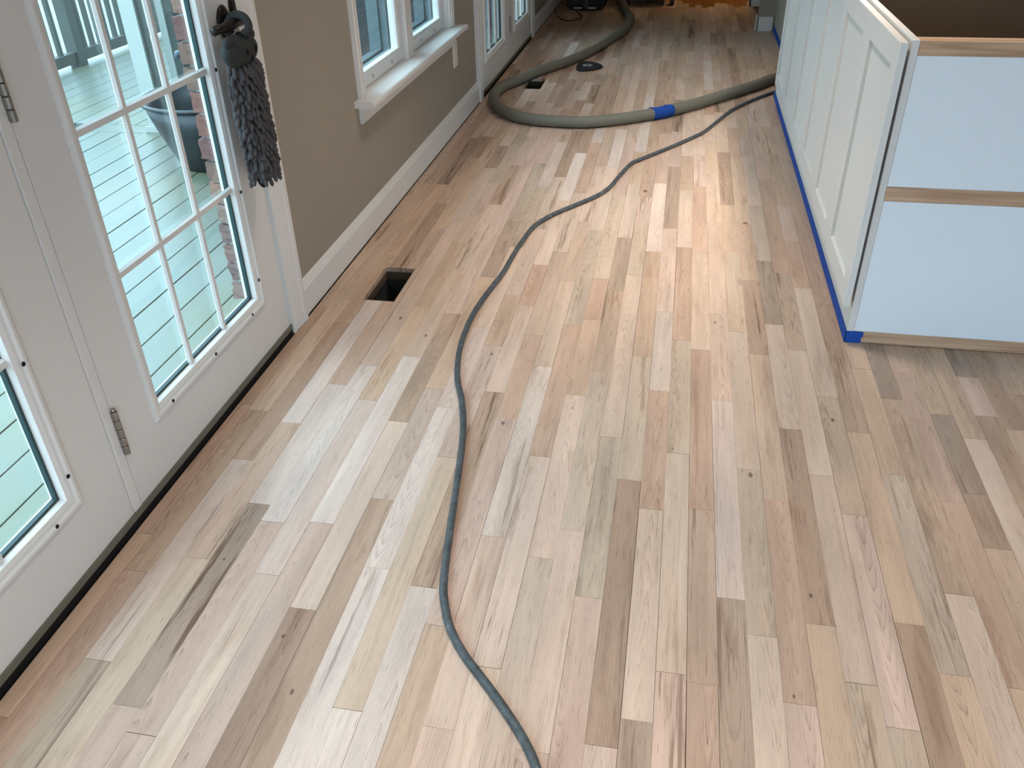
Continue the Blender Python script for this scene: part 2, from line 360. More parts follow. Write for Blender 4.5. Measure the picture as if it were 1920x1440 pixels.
for k in range(-20, 80):
    x0 = PH + PITCH * k; x1 = x0 + PITCH
    if k == -20: x0 = -1.1405
    J = [(float(e[:-2]), e[-2], e[-1]) for e in JOINTS.get(k, '').split()]
    r = random.Random(k * 7 + 3)
    J.sort()
    full = []
    y = J[0][0] if J else r.uniform(.5, 1.1)
    lead = []
    while y > -2.6:
        y -= r.uniform(.45, .95); lead.append((y, None, None))
    full = lead[::-1] + (J if J else [(lead[0][0] + .8, None, None)])
    i = 0; res = []
    for i, e in enumerate(full):
        res.append(e)
        if i + 1 < len(full) and full[i + 1][0] - e[0] > 1.25:
            res.append(((e[0] + full[i + 1][0]) / 2 + r.uniform(-.12, .12), None, None))
    y = res[-1][0]
    while y < 9.4:
        y += r.choice((r.uniform(.25, .5), r.uniform(.4, .85), r.uniform(.5, .8))); res.append((min(y, 9.55), None, None))
    for a, b in zip(res, res[1:]):
        cs = [c for c in (a[2], b[1]) if c]
        if cs: tl = sum((TL[c] for c in cs), Vector((0, 0, 0))) / len(cs); code = cs[0]
        else:
            code = r.choice('LLPPTTTRRGGBWLK' if k < 6 else 'TTTTRRBGPTLB'); tl = TL[code].copy()
        planks.append((k, x0, x1, a[0], b[0], tl, code))
def project(x, y, z=0):
    d = Vector((x, y, z)) - CAM; c = d.dot(FWD)
    if c < .05: return None
    return 960 + 1573.36 * d.dot(RIGHT) / c, 720 + 1573.36 * d.dot(DOWN) / c
def seen(p):
    k, x0, x1, y0, y1, *_ = p; a = 0; n = 12
    for i in range(n):
        y = y0 + (y1 - y0) * (i + .5) / n; x = (x0 + x1) / 2; q = project(x, y)
        if q is None or not (-20 < q[0] < 1940 and -20 < q[1] < 1460): continue
        if x > .57 and y > 2.38: continue
        if x - .535 > 0 and y > 2.38: continue
        d = math.sqrt(x * x + y * y + CAM.z ** 2); a += (y1 - y0) / n * (x1 - x0) * CAM.z / d ** 3
    return a
planks = [(seen(p), p) for p in planks]
planks.sort(key=lambda e: -e[0])
def plank_mesh(name, items):
    V = []; F = []; UV = []; TN = []; PV = []; KN = []
    for (k, x0, x1, y0, y1, tl, code) in items:
        r = random.Random(round(k * 1000 + y0 * 331))
        tv = tl * r.uniform(.94, 1.06)
        if y0 > 8.2 and x0 > -.09: tv = Vector((.30, .125, .028)) * r.uniform(.85, 1.05)
        gl, gr = r.choice((.0001, .0001, .0002, .0006)), r.choice((.0001, .0001, .0002, .0007)); ge = r.choice((.0002, .0004, .0007))
        zt = r.uniform(-.00025, 0.0)
        cath = {'G': .85, 'K': .5}.get(code, 0) or (1.0 if r.random() < .42 else 0.0)
        stk = {'K': .9, 'B': .6, 'D': .35, 'W': .10, 'G': .45}.get(code, .25) * r.uniform(.4, 1.3) + (.6 if r.random() < .16 else 0)
        off = r.random(); vo = r.uniform(0, 40) - y0; xc = (x0 + x1) / 2; sgn = r.choice((-1, 1))
        kn = (0, 0, 0)
        for (kk, ky), kr in KNOTS.items():
            if kk == k and y0 < ky < y1: kn = (r.uniform(-.014, .014), sgn * (ky + vo), kr * (.55 if kr < .0099 else .8))
        if kn[2] == 0 and r.random() < .10: kn = (r.uniform(-.02, .02), sgn * (r.uniform(y0, y1) + vo), r.uniform(.001, .0028))
        rects = [(x0 + gl, x1 - gr, y0 + ge, y1 - ge)]
        for h in HOLES: rects = cut(rects, h)
        for (a, b, c, d) in rects:
            n = len(V)
            V += [(a, c, -.018), (b, c, -.018), (b, d, -.018), (a, d, -.018), (a, c, zt), (b, c, zt), (b, d, zt), (a, d, zt)]
            for q in ((4, 5, 6, 7), (0, 1, 5, 4), (1, 2, 6, 5), (2, 3, 7, 6), (3, 0, 4, 7)):
                F.append(tuple(n + i for i in q))
                for i in q:
                    p = V[n + i]; UV.append((p[0] - xc, sgn * (p[1] + vo)))
                    TN.append((tv.x, tv.y, tv.z, 1)); PV.append((cath, stk, off, 1)); KN.append((kn[0], kn[1], kn[2], 1))
    me = bpy.data.meshes.new(name); me.from_pydata(V, [], F); me.materials.append(MT['oak'])
    ul = me.uv_layers.new(name='grain'); ul.data.foreach_set('uv', [c for p in UV for c in p])
    for nm, dat in (('tone', TN), ('pv', PV), ('knot', KN)):
        at = me.attributes.new(nm, 'FLOAT_COLOR', 'CORNER'); at.data.foreach_set('color', [c for p in dat for c in p])
    o = bpy.data.objects.new(name, me); C.objects.link(o); o.parent = FLOOR
    return o
for a, p in planks[:300]: plank_mesh('plank', [p])
o = plank_mesh('plank_field', [p for a, p in planks[300:]]); o['kind'] = 'stuff'

# ------------------------------------------------------------------ setting: walls, ceiling
WALL_T = XW - .15
lw = MB()
def wall_x(m, xa, xb, y0, y1, z0, z1, holes):
    ys = sorted({y0, y1, *[h[0] for h in holes], *[h[1] for h in holes]})
    for a, b in zip(ys, ys[1:]):
        hs = [h for h in holes if h[0] <= a and h[1] >= b]
        if not hs: m.box(xa, xb, a, b, z0, z1)
        else:
            h = hs[0]
            if h[2] > z0: m.box(xa, xb, a, b, z0, h[2])
            m.box(xa, xb, a, b, h[3], z1)
wall_x(lw, WALL_T, XW, -2.75, 9.6, -.05, 2.45, [(.334, 2.249, -.05, 2.065), (3.09, 4.41, .500, 1.92), (5.085, 6.895, -.05, 2.065)])
struct(lw.build('wall_left', MT['wall']))
bw = MB()
bw.box(WALL_T, 0.4, -2.75, -2.60, -.05, 2.45).box(3.4, 4.6, -2.75, -2.60, -.05, 2.45).box(0.4, 3.4, -2.75, -2.60, 2.10, 2.45).box(.4, 3.4, -2.75, -2.60, -.05, .12)
struct(bw.build('wall_back', MT['wall']))
struct(MB().box(4.6, 4.7, -2.75, 9.6, -.05, 2.45).build('wall_right', MT['wall']))
struct(MB().box(WALL_T, 4.7, 9.6, 9.7, -.05, 2.45).build('wall_far', MT['wall']))
struct(MB().box(WALL_T, 4.7, -2.75, 9.7, 2.45, 2.55).build('ceiling', MT['ceil']))
struct(MB().box(.716, .82, 5.75, 7.42, 0, 2.45).box(.593, .716, 7.315, 7.42, 0, 2.45).build('wall_hall', MT['wall']))
struct(MB().box(.60, .82, 8.46, 8.60, 0, 2.45).build('wall_hall_far', MT['wall']))
def board_profile(x, s=1):
    return [(x - s * .014, .004), (x, .004), (x, .092), (x - s * .0035, .0965), (x - s * .0035, .100), (x - s * .0085, .1085), (x - s * .0085, .111), (x - s * .0125, .120), (x - s * .014, .121)]
bb = MB().prism(board_profile(-1.1435), 'y', 2.287, 5.000)
struct(bb.build('baseboard_left', MT['white']))
struct(MB().prism(board_profile(-1.1435), 'y', 6.980, 9.6).build('baseboard_left_far', MT['white']))
struct(MB().prism(board_profile(-1.1435), 'y', -2.6, .29).build('baseboard_left_near', MT['white']))
struct(MB().box(.581, .704, 7.300, 7.315, 0, .105).box(.579, .593, 7.300, 7.43, 0, .105).build('baseboard_hall', MT['white'], bevel=.002))
struct(MB().box(.585, .60, 8.445, 8.60, 0, .105).box(.585, .82, 8.445, 8.46, 0, .105).build('baseboard_hall_far', MT['white'], bevel=.002))

# ------------------------------------------------------------------ glazed double doors
XF = -1.149
def leaf(name, y0, y1, g0, g1, screws, hinge=None):
    """door leaf between y0,y1 with glazing frame g0..g1 (outer edge of the raised glazing frame)"""
    zb, zt, fz0, fz1 = .033, 2.045, .180, 1.836
    root = sempty(name, (XF, (y0 + y1) / 2, 0))
    m = MB(); i = .030
    m.box(XF - .036, XF, y0, g0 + i, zb, zt).box(XF - .036, XF, g1 - i, y1, zb, zt).box(XF - .036, XF, g0 + i, g1 - i, zb, fz0 + i).box(XF - .036, XF, g0 + i, g1 - i, fz1 - i, zt)
    m.build('door_slab', MT['door'], root)
    f = MB().ring('x', g0, g1, fz0, fz1, [(0, XF - .001), (.0005, XF + .006), (.006, XF + .0105), (.013, XF + .0105), (.018, XF + .006), (.024, XF + .005), (.033, XF + .001), (.035, XF - .007), (.035, XF - .0145), (.030, XF - .0145), (.0, XF - .002)], close=True)
    f.build('glazing_frame', MT['white'], root)
    e = MB().ring('x', g0, g1, fz0, fz1, [(0, XF - .0352), (.002, XF - .0375), (.033, XF - .0375), (.035, XF - .035), (.035, XF - .0255), (.030, XF - .0255), (.030, XF - .0352)], close=True)
    e.build('outer_glazing_frame', MT['white'], root)
    sp = MB().ring('x', g0 + .030, g1 - .030, fz0 + .030, fz1 - .030, [(0, XF - .0147), (.011, XF - .0147), (.011, XF - .0253), (0, XF - .0253)], close=True)
    sp.build('glazing_spacer', MT['gasket'], root)
    MB().box(XF - .0225, XF - .0205, g0 + .031, g1 - .031, fz0 + .031, fz1 - .031).build('glass_pane', MT['glass'], root)
    a0, a1, b0, b1 = g0 + .035, g1 - .035, fz0 + .035, fz1 - .035
    def bar(p0, p1, wdt):
        c = MB(); hw = wdt / 2; prof = [(-hw, -.004), (-hw * .62, .003), (hw * .62, .003), (hw, -.004), (hw * .62, -.008), (-hw * .62, -.008)]
        if p0[0] == p1[0]: c.prism([(XF - .015 + h, p0[0] + q) for q, h in prof], 'z', 0, 0); c.v = []; c.f = []; c = MB().prism([(XF - .0105 + h, p0[0] + q) for q, h in prof], 'z', p0[1], p1[1])
        else: c = MB().prism([(XF - .0095 + h, p0[1] + q) for q, h in prof], 'y', p0[0], p1[0])
        c.build('muntin', MT['white'], root)
    for j in (1, 2): bar((a0 + (a1 - a0) * j / 3, b0), (a0 + (a1 - a0) * j / 3, b1), .019)
    for j in range(1, 5):
        z = .238 + .3085 * j - .005; bar((a0, z), (a1, z), .020)
    for (y, z) in screws:
        MB().lathe([(.0048, 0), (.0045, .0012), (.0020, .0016)], (XF + .0095, y, z), 'x', 10).build('screw_hole', MT['dark'], root)
    for (y, z0, z1) in hinge or []:
        h = MB()
        for q in range(5):
            a = z0 + (z1 - z0) * q / 5; b = z0 + (z1 - z0) * (q + 1) / 5 - .0016
            h.lathe([(.0065, a), (.0075, a + .001), (.0075, b - .001), (.0065, b)], (XF + .008, y, 0), 'z', 12)
        h.lathe([(.003, z1), (.0055, z1 + .002), (.004, z1 + .006)], (XF + .008, y, 0), 'z', 10)
        ho = h.build('hinge', MT['nickel'], root)
        MB().box(XF + .0002, XF + .003, y - .026, y - .006, z0, z1).build('hinge_plate', MT['white'], root)
    return root
s1 = [(2.022, .85), (2.022, .531), (2.022, .267), (1.948, .193), (1.726, .194), (1.505, .193), (2.022, 1.17), (2.022, 1.49)]
s2 = [(1.126, .53), (1.126, .264), (1.055, .193), (.84, .193), (.62, .193), (1.126, .85)]
d1 = leaf('door_1', 1.307, 2.1695, 1.430, 2.040, s1, [(1.305, .185, .30), (1.305, .922, 1.035), (1.305, 1.70, 1.815)])
d2 = leaf('door_2', .412, 1.2715, .533, 1.143, s2)
d3 = leaf('door_3', 5.095, 5.950, 5.186, 5.812, [(5.80, .53)], None)
d4 = leaf('door_4', 5.992, 6.885, 6.158, 6.764, [], [(5.985, .209, .311), (5.985, .95, 1.06)])
def casing(y0, y1, z1):
    """fluted side casing, outline across the wall then extruded upward; narrow bead on the side of the opening"""
    return [(y0, -1.150), (y0, -1.139), (y0 + (y1 - y0) * .14, -1.137), (y0 + (y1 - y0) * .17, -1.141), (y0 + (y1 - y0) * .25, -1.139), (y0 + (y1 - y0) * .62, -1.135), (y0 + (y1 - y0) * .68, -1.137), (y0 + (y1 - y0) * .78, -1.133), (y1 - (y1 - y0) * .05, -1.133), (y1, -1.137), (y1, -1.16), (y0, -1.16)]
n = 0
def trim(m, mt='white', bevel=0):
    global n
    n += 1; return struct(m.build('trim_%d' % n, MT[mt], bevel=bevel))
for a, b in ((2.180, 2.286), (.400, .294), (5.085, 4.985), (6.893, 6.985)):
    trim(MB().prism([(x, y) for y, x in casing(a, b, 0)], 'z', .002, 2.12))
for y0, y1 in ((.294, 2.286), (4.985, 6.985)):
    trim(MB().box(-1.16, -1.134, y0, y1, 2.063, 2.165))
# mullion strips between the leaves and jamb linings
for y0, y1 in ((1.2765, 1.3045), (5.953, 5.990)): trim(MB().box(XF - .05, XF + .001, y0, y1, .030, 2.06), bevel=.002)
for y0, y1 in ((2.1745, 2.2485), (.3345, .4090), (5.0860, 5.0935), (6.888, 6.8940)): trim(MB().box(XF - .050, XF - .003, y0, y1, .031, 2.063))
for y0, y1 in ((.4005, 2.1815), (5.0855, 6.8945)):
    trim(MB().box(WALL_T - .04, -1.1455, y0, y1, -.0184, .017), 'dark')
    trim(MB().box(WALL_T - .04, -1.1445, y0 + .001, y1 - .001, .0172, .0300).box(-1.1500, -1.1440, y0 + .001, y1 - .001, .0295, .0345), 'thresh', bevel=.001)

# ------------------------------------------------------------------ window
win = sempty('window_1', (XW, 3.75, .52))
jam = MB()
jam.box(WALL_T - .02, XW, 3.0905, 3.10, .52, 1.91).box(WALL_T - .02, XW, 4.40, 4.4095, .52, 1.91).box(WALL_T - .02, XW, 3.10, 4.40, 1.90, 1.9195)
jam.build('window_jamb', MT['white'], win)
MB().box(-1.26, -1.160, 3.705, 3.795, .519, 1.90).build('mullion', MT['white'], win, bevel=.003)
for (a, b) in ((3.105, 3.698), (3.802, 4.395)):
    xs = -1.182
    s = MB().ring('x', a, b, .522, 1.895, [(0, xs - .035), (0, xs), (.040, xs), (.050, xs - .006), (.052, xs - .016), (.052, xs - .035)], close=True)
    # taller bottom rail
    s.box(xs - .030, xs + .0008, a + .002, b - .002, .5235, .5722)
    so = s.build('sash', MT['white'], win)
    MB().box(xs - .014, xs + .0012, a + .044, b - .044, .5724, .5805).build('glazing_bead', MT['white'], win, bevel=.002)
    MB().box(xs - .022, xs - .018, a + .045, b - .045, .565, 1.85).build('glass_pane', MT['glass'], win)
    for q in (.30, .72):
        y = a + (b - a) * q
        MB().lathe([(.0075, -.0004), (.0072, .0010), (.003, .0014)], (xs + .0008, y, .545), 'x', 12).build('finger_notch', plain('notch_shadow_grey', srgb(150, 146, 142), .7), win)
    # outer frame steps seen through the pane
    MB().ring('x', a, b, .522, 1.895, [(.040, -1.2275), (.046, -1.2275), (.046, -1.243), (.039, -1.244), (.039, -1.262), (.048, -1.263), (.048, -1.284), (.036, -1.285), (.036, -1.318), (.003, -1.318), (.003, -1.2275)], close=True).build('outer_frame', MT['reveal'], win)
wc = MB().ring('x', 3.030, 4.470, .430, 1.98, [(0, XW), (0, -1.141), (.008, -1.138), (.030, -1.141), (.040, -1.140), (.046, -1.146), (.060, -1.147), (.060, XW - .01), (0, XW - .01)], close=True)
wc.v = [(x, y, max(z, .5212)) if z < .6 else (x, y, z) for x, y, z in wc.v]
wc.f = [f for f in wc.f if any(wc.v[i][2] > .6 for i in f)]
wc.build('window_casing', MT['white'], win)
st = MB().prism([(XW, .497), (-1.088, .497), (-1.083, .501), (-1.081, .509), (-1.083, .517), (-1.088, .5205), (XW, .5205)], 'y', 2.985, 4.520)
st.box(-1.22, XW + .0005, 3.10, 4.40, .497, .5205)
st.build('window_stool', MT['white'], win)
MB().prism([(XW, .428), (-1.146, .431), (-1.141, .440), (-1.141, .4965), (XW, .4965)], 'y', 3.025, 4.475).build('window_apron', MT['white'], win)

# wall plate
ot = thing('wall_outlet_plate', 'ivory cover plate on the beige wall below the right end of the window sill', 'outlet', (XW, 4.505, .375))
MB().ring('x', 4.466, 4.546, .310, .440, [(0, XW), (.002, XW + .004), (.005, XW + .006), (.0399, XW + .0065)]).box(XW + .0005, XW + .006, 4.472, 4.540, .316, .434).build('cover_plate', MT['outlet'], ot)
for z in (.352, .398): MB().lathe([(.016, 0), (.0155, .0012), (.008, .0014)], (XW + .0063, 4.506, z), 'x', 16).build('socket_face', MT['outlet'], ot)

# ------------------------------------------------------------------ floor vents
for i, h in enumerate(HOLES):
    t = thing('floor_duct', ('open rectangular floor duct hole without its grille nearest the glazed door', 'open duct hole in the floor half hidden under the looped hose')[i], 'vent', (h[0], h[2], -.02), 'floor duct openings')
    m = MB(); a, b, c, d = h[0] - .004, h[1] + .004, h[2] - .004, h[3] + .004; z0, z1 = -.30, -.0195
    m.box(a - .002, a, c, d, z0, z1).box(b, b + .002, c, d, z0, z1).box(a, b, c - .002, c, z0, z1).box(a, b, d, d + .002, z0, z1).box(a, b, c, d, z0 - .002, z0)
    m.build('duct_wall', MT['duct'], t)

# ------------------------------------------------------------------ kitchen island
YI = 2.382
isl = thing('kitchen_island', 'white unfinished kitchen island with panelled doors and open top', 'kitchen island', (.575, YI, 0))
MB().box(.575, .594, YI, 5.245, .001, .877).build('face_panel', MT['cab'], isl, bevel=.0012)
cen = [2.5975, 3.0495, 3.5015, 3.9535, 4.4055, 4.8575]
for c in cen:
    a, b, z0, z1 = c - .2245, c + .2245, .126, .872
    xf, xb = .5465, .5655
    fr = MB().ring('x', a, b, z0, z1, [(0, xb), (0, xf + .0015), (.0015, xf), (.0645, xf), (.0650, xf + .011), (.0655, xb)], close=True)
    dr = fr.build('door', MT['cab'], isl)
    MB().box(xf + .0105, xb - .002, a + .0645, b - .0645, z0 + .0645, z1 - .0645).build('recessed_panel', MT['cab'], dr)
for z0, z1, nm in ((.0405, .4540, 'end_panel'), (.4965, .8395, 'end_panel')):
    MB().box(.5945, 1.62, YI + .0015, YI + .014, z0, z1).build(nm, MT['cabpanel'], isl)
for z0, z1 in ((.002, .040), (.4545, .496), (.840, .8755)):
    MB().box(.5945, 1.62, YI + .0005, YI + .0195, z0, z1).build('wood_rail', MT['rail'], isl, bevel=.001)
MB().box(.5945, 1.62, YI + .0225, YI + .052, .838, .8755).build('inner_rail', MT['rail'], isl, bevel=.001)
MB().box(.5945, 1.62, 3.10, 3.118, .03, .8755).box(.5945, 1.62, YI + .02, 5.22, .03, .048).build('inner_partition', MT['hard'], isl)
MB().box(1.62, 1.64, YI, 5.245, .001, .877).box(.594, 1.62, 5.226, 5.245, .001, .877).build('back_panel', MT['cab'], isl)
# tape round the foot
tp = MB().box(.5730, .5747, YI - .0012, 5.30, .0006, .040)
tv = len(tp.v); tp.prism([(.5730, .0006), (.6205, .0006), (.6215, .010), (.6185, .014), (.6235, .023), (.6245, .036), (.6205, .0395), (.5730, .040)], 'y', YI - .0012, YI - .0002)
tag(tp.build('masking_tape', MT['tape']), 'blue painter tape strip along the foot of the white island, wrapped round its corner', 'tape')
tag(MB().box(.7130, .7155, 6.55, 7.298, .0006, .045).build('masking_tape', MT['tape']), 'short blue tape strip at the foot of the far wall beyond the island', 'tape')

# ------------------------------------------------------------------ hose, cables
HOSE = [(-.62, 8.80, .13), (-.565, 8.40, .07), (-.49, 8.0, .036), (-0.424, 7.616, .032), (-0.417, 7.355, .032), (-0.442, 7.063, .032), (-0.501, 6.809, .032), (-0.617, 6.325, .032), (-0.749, 5.963, .032), (-0.882, 5.709, .032), (-0.955, 5.497, .032), (-1.038, 5.309, .032), (-1.069, 5.173, .032), (-1.065, 5.022, .032), (-1.03, 4.882, .032), (-0.963, 4.734, .032), (-0.854, 4.61, .032), (-0.751, 4.559, .032), (-0.661, 4.543, .032), (-0.48, 4.538, .032), (-0.305, 4.609, .032), (-0.133, 4.722, .032), (-0.057, 4.783, .032), (0.104, 4.955, .032), (0.294, 5.200, .032), (0.47, 5.43, .032), (0.58, 5.60, .032), (0.64, 5.72, .032), (.69, 5.74, .032)]
HOSE = HOSE[:-2] + [(.66, 5.67, .032)]
hp = catmull(HOSE, .0046)
hs = thing('vacuum_hose', 'thick grey ribbed vacuum hose looping across the floor', 'hose', (hp[len(hp) // 2].x, hp[len(hp) // 2].y, 0))
MB().tube(hp, [.0320 if i % 2 == 0 else .0282 for i in range(len(hp))], 16).build('ribbed_tube', MT['hose'], hs, smooth=True, fix=False)
ia = min(range(len(hp)), key=lambda i: (hp[i] - Vector((-.118, 4.731, .032))).length); ib = min(range(len(hp)), key=lambda i: (hp[i] - Vector((-.008, 4.832, .032))).length)
tpts = hp[ia:ib:3]
tb = MB().tube(tpts, [.0331 + .0006 * math.sin(i * 1.7) for i in range(len(tpts))], 20)
for q, (dz, da) in enumerate(((.0335, 0), (.030, .016))):
    p = tpts[0 if q == 0 else -3]; d_ = (tpts[1] - tpts[0]).normalized()
    tb.tube([p + Vector((0, 0, dz)), p + Vector((-d_.x * .012, -d_.y * .012, dz + .004)), p + Vector((-d_.x * .028, -d_.y * .02, dz + .002 + da * .3))], [.004, .003, .001], 6)
tbo = tb.build('blue_tape_wrap', MT['tape'], hs, smooth=True, fix=False); tbo['label'] = 'blue tape wrapped round the hose'
CORD = [(0.755, 5.623), (0.599, 5.401), (0.452, 5.189), (0.322, 4.954), (0.238, 4.721), (0.163, 4.514), (0.109, 4.414), (0.009, 4.25), (-0.083, 4.112), (-0.142, 4.023), (-0.181, 3.955), (-0.22, 3.791), (-0.256, 3.617), (-0.304, 3.504), (-0.387, 3.379), (-0.458, 3.273), (-0.514, 3.145), (-0.540, 2.969), (-0.550, 2.835), (-0.558, 2.704), (-0.575, 2.58), (-0.589, 2.468), (-0.597, 2.338), (-0.592, 2.196), (-0.575, 2.073), (-0.55, 1.97), (-0.521, 1.891), (-0.489, 1.779), (-0.468, 1.675), (-0.447, 1.537), (-0.424, 1.377), (-0.405, 1.253), (-0.392, 1.185), (-0.376, 1.138), (-0.351, 1.084), (-0.311, 1.029), (-0.267, 0.983), (-0.222, 0.935), (-0.179, 0.885), (-0.151, 0.846), (-0.135, 0.816), (-0.103, 0.742), (-.02, .55), (.1, .3), (.3, .0)]
cp = catmull([(x, y, .009) for x, y in CORD], .012)
cr_ = random.Random(4)
tag(MB().tube(cp, [.0088 + cr_.uniform(-.0002, .0002) for _ in cp], 12).build('power_cable', MT['cord'], smooth=True, fix=False), 'long blue-grey rubber cable snaking down the middle of the floor', 'cable')
PC = [(-1.09, 8.72, .004), (-1.165, 8.5, .004), (-1.150, 8.30, .004), (-1.120, 8.06, .004), (-1.073, 7.843, .004), (-1.015, 7.694, .004), (-0.956, 7.623, .004), (-0.889, 7.677, .004), (-0.857, 7.754, .004), (-0.859, 7.856, .004), (-0.885, 7.959, .004), (-0.91, 8.011, .004), (-.93, 8.08, .01)]


# ------------------------------------------------------------------ sanding pad
pd = thing('sanding_pad', 'dark rounded triangular sanding pad lying beside the hose', 'sanding pad', (-.606, 5.95, 0))
ol = []
for i in range(40):
    q = 2 * PI * i / 40; c, s_ = math.cos(q), math.sin(q)
    ol.append((-.602 + (.088 * c + .012 * math.cos(2 * q)) * 1.0, 5.952 + .128 * s_ * (1 - .18 * c)))
mm = MB(); k0 = len(ol)
for z, sc_ in ((.0005, 1.0), (.010, 1.0), (.013, .97)):
    for x, y in ol: mm.v.append((-.602 + (x + .602) * sc_, 5.952 + (y - 5.952) * sc_, z))
for j in range(2):
    for i in range(k0): mm.f.append((j * k0 + i, j * k0 + (i + 1) % k0, (j + 1) * k0 + (i + 1) % k0, (j + 1) * k0 + i))
mm.f.append(tuple(range(2 * k0, 3 * k0))); mm.f.append(tuple(range(k0))[::-1])
mm.build('pad_disc', MT['pad'], pd)
MB().lathe([(.034, .0131), (.034, .0150), (.030, .0158), (.015, .0158), (.012, .0145)], (-.604, 5.952, 0), 'z', 24).build('metal_washer', plain('pale_washer', (.36, .36, .37, 1), .45), pd)
MB().lathe([(.0115, .0140), (.0115, .0162), (.004, .0163)], (-.604, 5.952, 0), 'z', 16).build('centre_hole', MT['dark'], pd)

# ------------------------------------------------------------------ far machines
vc = thing('dust_extractor', 'black boxy machine with silver clips at the far end by the wall', 'machine', (-.86, 8.3, 0))
o8 = [(-1.045, .085), (-1.03, .035), (-.99, .004), (-.725, .004), (-.685, .035), (-.672, .085), (-.672, .36), (-.70, .40), (-1.015, .40), (-1.045, .36)]
MB().prism(o8, 'y', 8.16, 8.62).build('machine_body', MT['black'], vc, bevel=.012)
MB().prism([(-1.00, .07), (-.985, .045), (-.735, .045), (-.715, .07), (-.715, .33), (-1.00, .33)], 'y', 8.145, 8.161).build('front_cover', MT['black'], vc, bevel=.005)
MB().box(-.878, -.838, 8.135, 8.150, .03, .12).build('centre_latch', plain('dark_grey_latch', (.05, .05, .052, 1), .5), vc, bevel=.003)
for x0 in (-.966, -.840 + .0): MB().box(x0, x0 + .074, 8.128, 8.142, .018, .030).build('silver_clip', MT['steel'], vc, bevel=.002)
MB().tube([(-.98, 8.4, .40), (-.98, 8.4, .46), (-.74, 8.4, .46), (-.74, 8.4, .40)], .012, 8).build('carry_handle', MT['black'], vc, smooth=True)
MB().tube(catmull(PC, .02), .0042, 8).build('power_cord', MT['black'], vc, smooth=True)
ct = thing('wheeled_sander', 'dark wheeled floor machine at the far end right of the hose', 'machine', (-.3, 8.6, 0))
MB().box(-.45, -.14, 8.45, 8.95, .075, .42).build('machine_body', plain('dark_brown_casing', (.028, .022, .018, 1), .6), ct, bevel=.02)
for x in (-.505, -.1):
    wh = MB().lathe([(.020, -.018), (.052, -.020), (.058, -.012), (.058, .012), (.052, .020), (.020, .018)], (x, 8.50, .058), 'x', 24).build('wheel', plain('grey_rubber_wheel', (.07, .068, .062, 1), .7), ct, smooth=False)
    MB().lathe([(.022, -.024), (.022, .024)], (x, 8.50, .058), 'x', 16).build('wheel_hub', MT['nickel'], wh)
MB().tube([(-.52, 8.50, .058), (-.085, 8.50, .058)], .010, 10).build('axle', MT['nickel'], ct)

# ------------------------------------------------------------------ door lever and hanging duster
lv = thing('door_lever', 'dark bronze lever handle with oval plate on the glazed door', 'door handle', (XF, 2.118, .945))
MB().lathe([(.024, 0), (.031, .002), (.033, .006), (.027, .010), (.014, .013)], (0, 0, 0), 'x', 28).build('backplate', MT['bronze'], lv, smooth=True)
bp = [o for o in lv.children][0]
bp.data.transform(Matrix.Translation((XF, 2.118, .945)) @ Matrix.Diagonal((1, .95, 1.25, 1)))
MB().tube([(XF + .008, 2.118, .950), (XF + .026, 2.118, .950), (XF + .036, 2.117, .950), (XF + .044, 2.112, .950)], [.0145, .0145, .017, .016], 14).build('spindle', MT['bronze'], lv, smooth=True)
MB().tube(catmull([(XF + .044, 2.124, .950), (XF + .047, 2.100, .952), (XF + .048, 2.070, .949), (XF + .048, 2.035, .946), (XF + .046, 2.004, .948), (XF + .040, 1.988, .944)], .006), [.0165 - .006 * min(1, i / 22) for i in range(len(catmull([(XF + .044, 2.124, .950), (XF + .047, 2.100, .952), (XF + .048, 2.070, .949), (XF + .048, 2.035, .946), (XF + .046, 2.004, .948), (XF + .040, 1.988, .944)], .006)))], 12).build('lever', MT['bronze'], lv, smooth=True)
sk_ = tag(MB().prism([(2.166, .940), (2.176, .940), (2.180, .955), (2.180, .985), (2.172, .992), (2.166, .985)], 'x', -1.149, -1.136).build('latch_strike', MT['bronze']), 'dark bronze latch strike on the door casing right of the lever', 'latch')

dc = Vector((-1.084, 2.058, .890))          # centre of the plush head
du = thing('hanging_duster', 'charcoal chenille hand duster with a plush animal head hanging from the door lever', 'duster', (dc.x, dc.y, .56))
def ell(c, r, nu=20, nv=14):
    m = MB()
    for j in range(nv + 1):
        th = PI * j / nv
        for i in range(nu):
            q = 2 * PI * i / nu; st_ = math.sin(th)
            m.v.append((c[0] + r[0] * st_ * math.cos(q), c[1] + r[1] * st_ * math.sin(q), c[2] + r[2] * math.cos(th)))
    for j in range(nv):
        for i in range(nu): m.f.append((j * nu + i, j * nu + (i + 1) % nu, (j + 1) * nu + (i + 1) % nu, (j + 1) * nu + i))
    return m
HR = (.031, .080, .040)
hd = ell((0, 0, 0), HR, 40, 24)
for i, (x, y, z) in enumerate(hd.v):
    k = max(0, z / HR[2])                       # gathered pleats where the loop pulls the top of the head together
    hd.v[i] = (dc.x + x * (1 + .14 * k * math.cos(14 * math.atan2(x, y))), dc.y + y, dc.z + z - .004 * k * k * math.cos(9 * y / HR[1]))
hd.build('plush_head', MT['plush'], du, smooth=True)
for s_ in (-1, 1):
    ell(dc + Vector((.004, s_ * .058, .028)), (.012, .020, .014), 14, 10).build('ear', MT['plush'], du, smooth=True)
def onhead(dy, dz):
    k_ = max(0, 1 - (dy / HR[1]) ** 2 - (dz / HR[2]) ** 2); return dc + Vector((HR[0] * math.sqrt(k_) + .0012, dy, dz))
for dy in (-.022, .024):
    MB().tube([onhead(dy - .001, .010), onhead(dy + .003, .002), onhead(dy + .004, -.008)], [.0020, .0038, .0020], 6).build('eye', MT['stitch'], du, smooth=True)
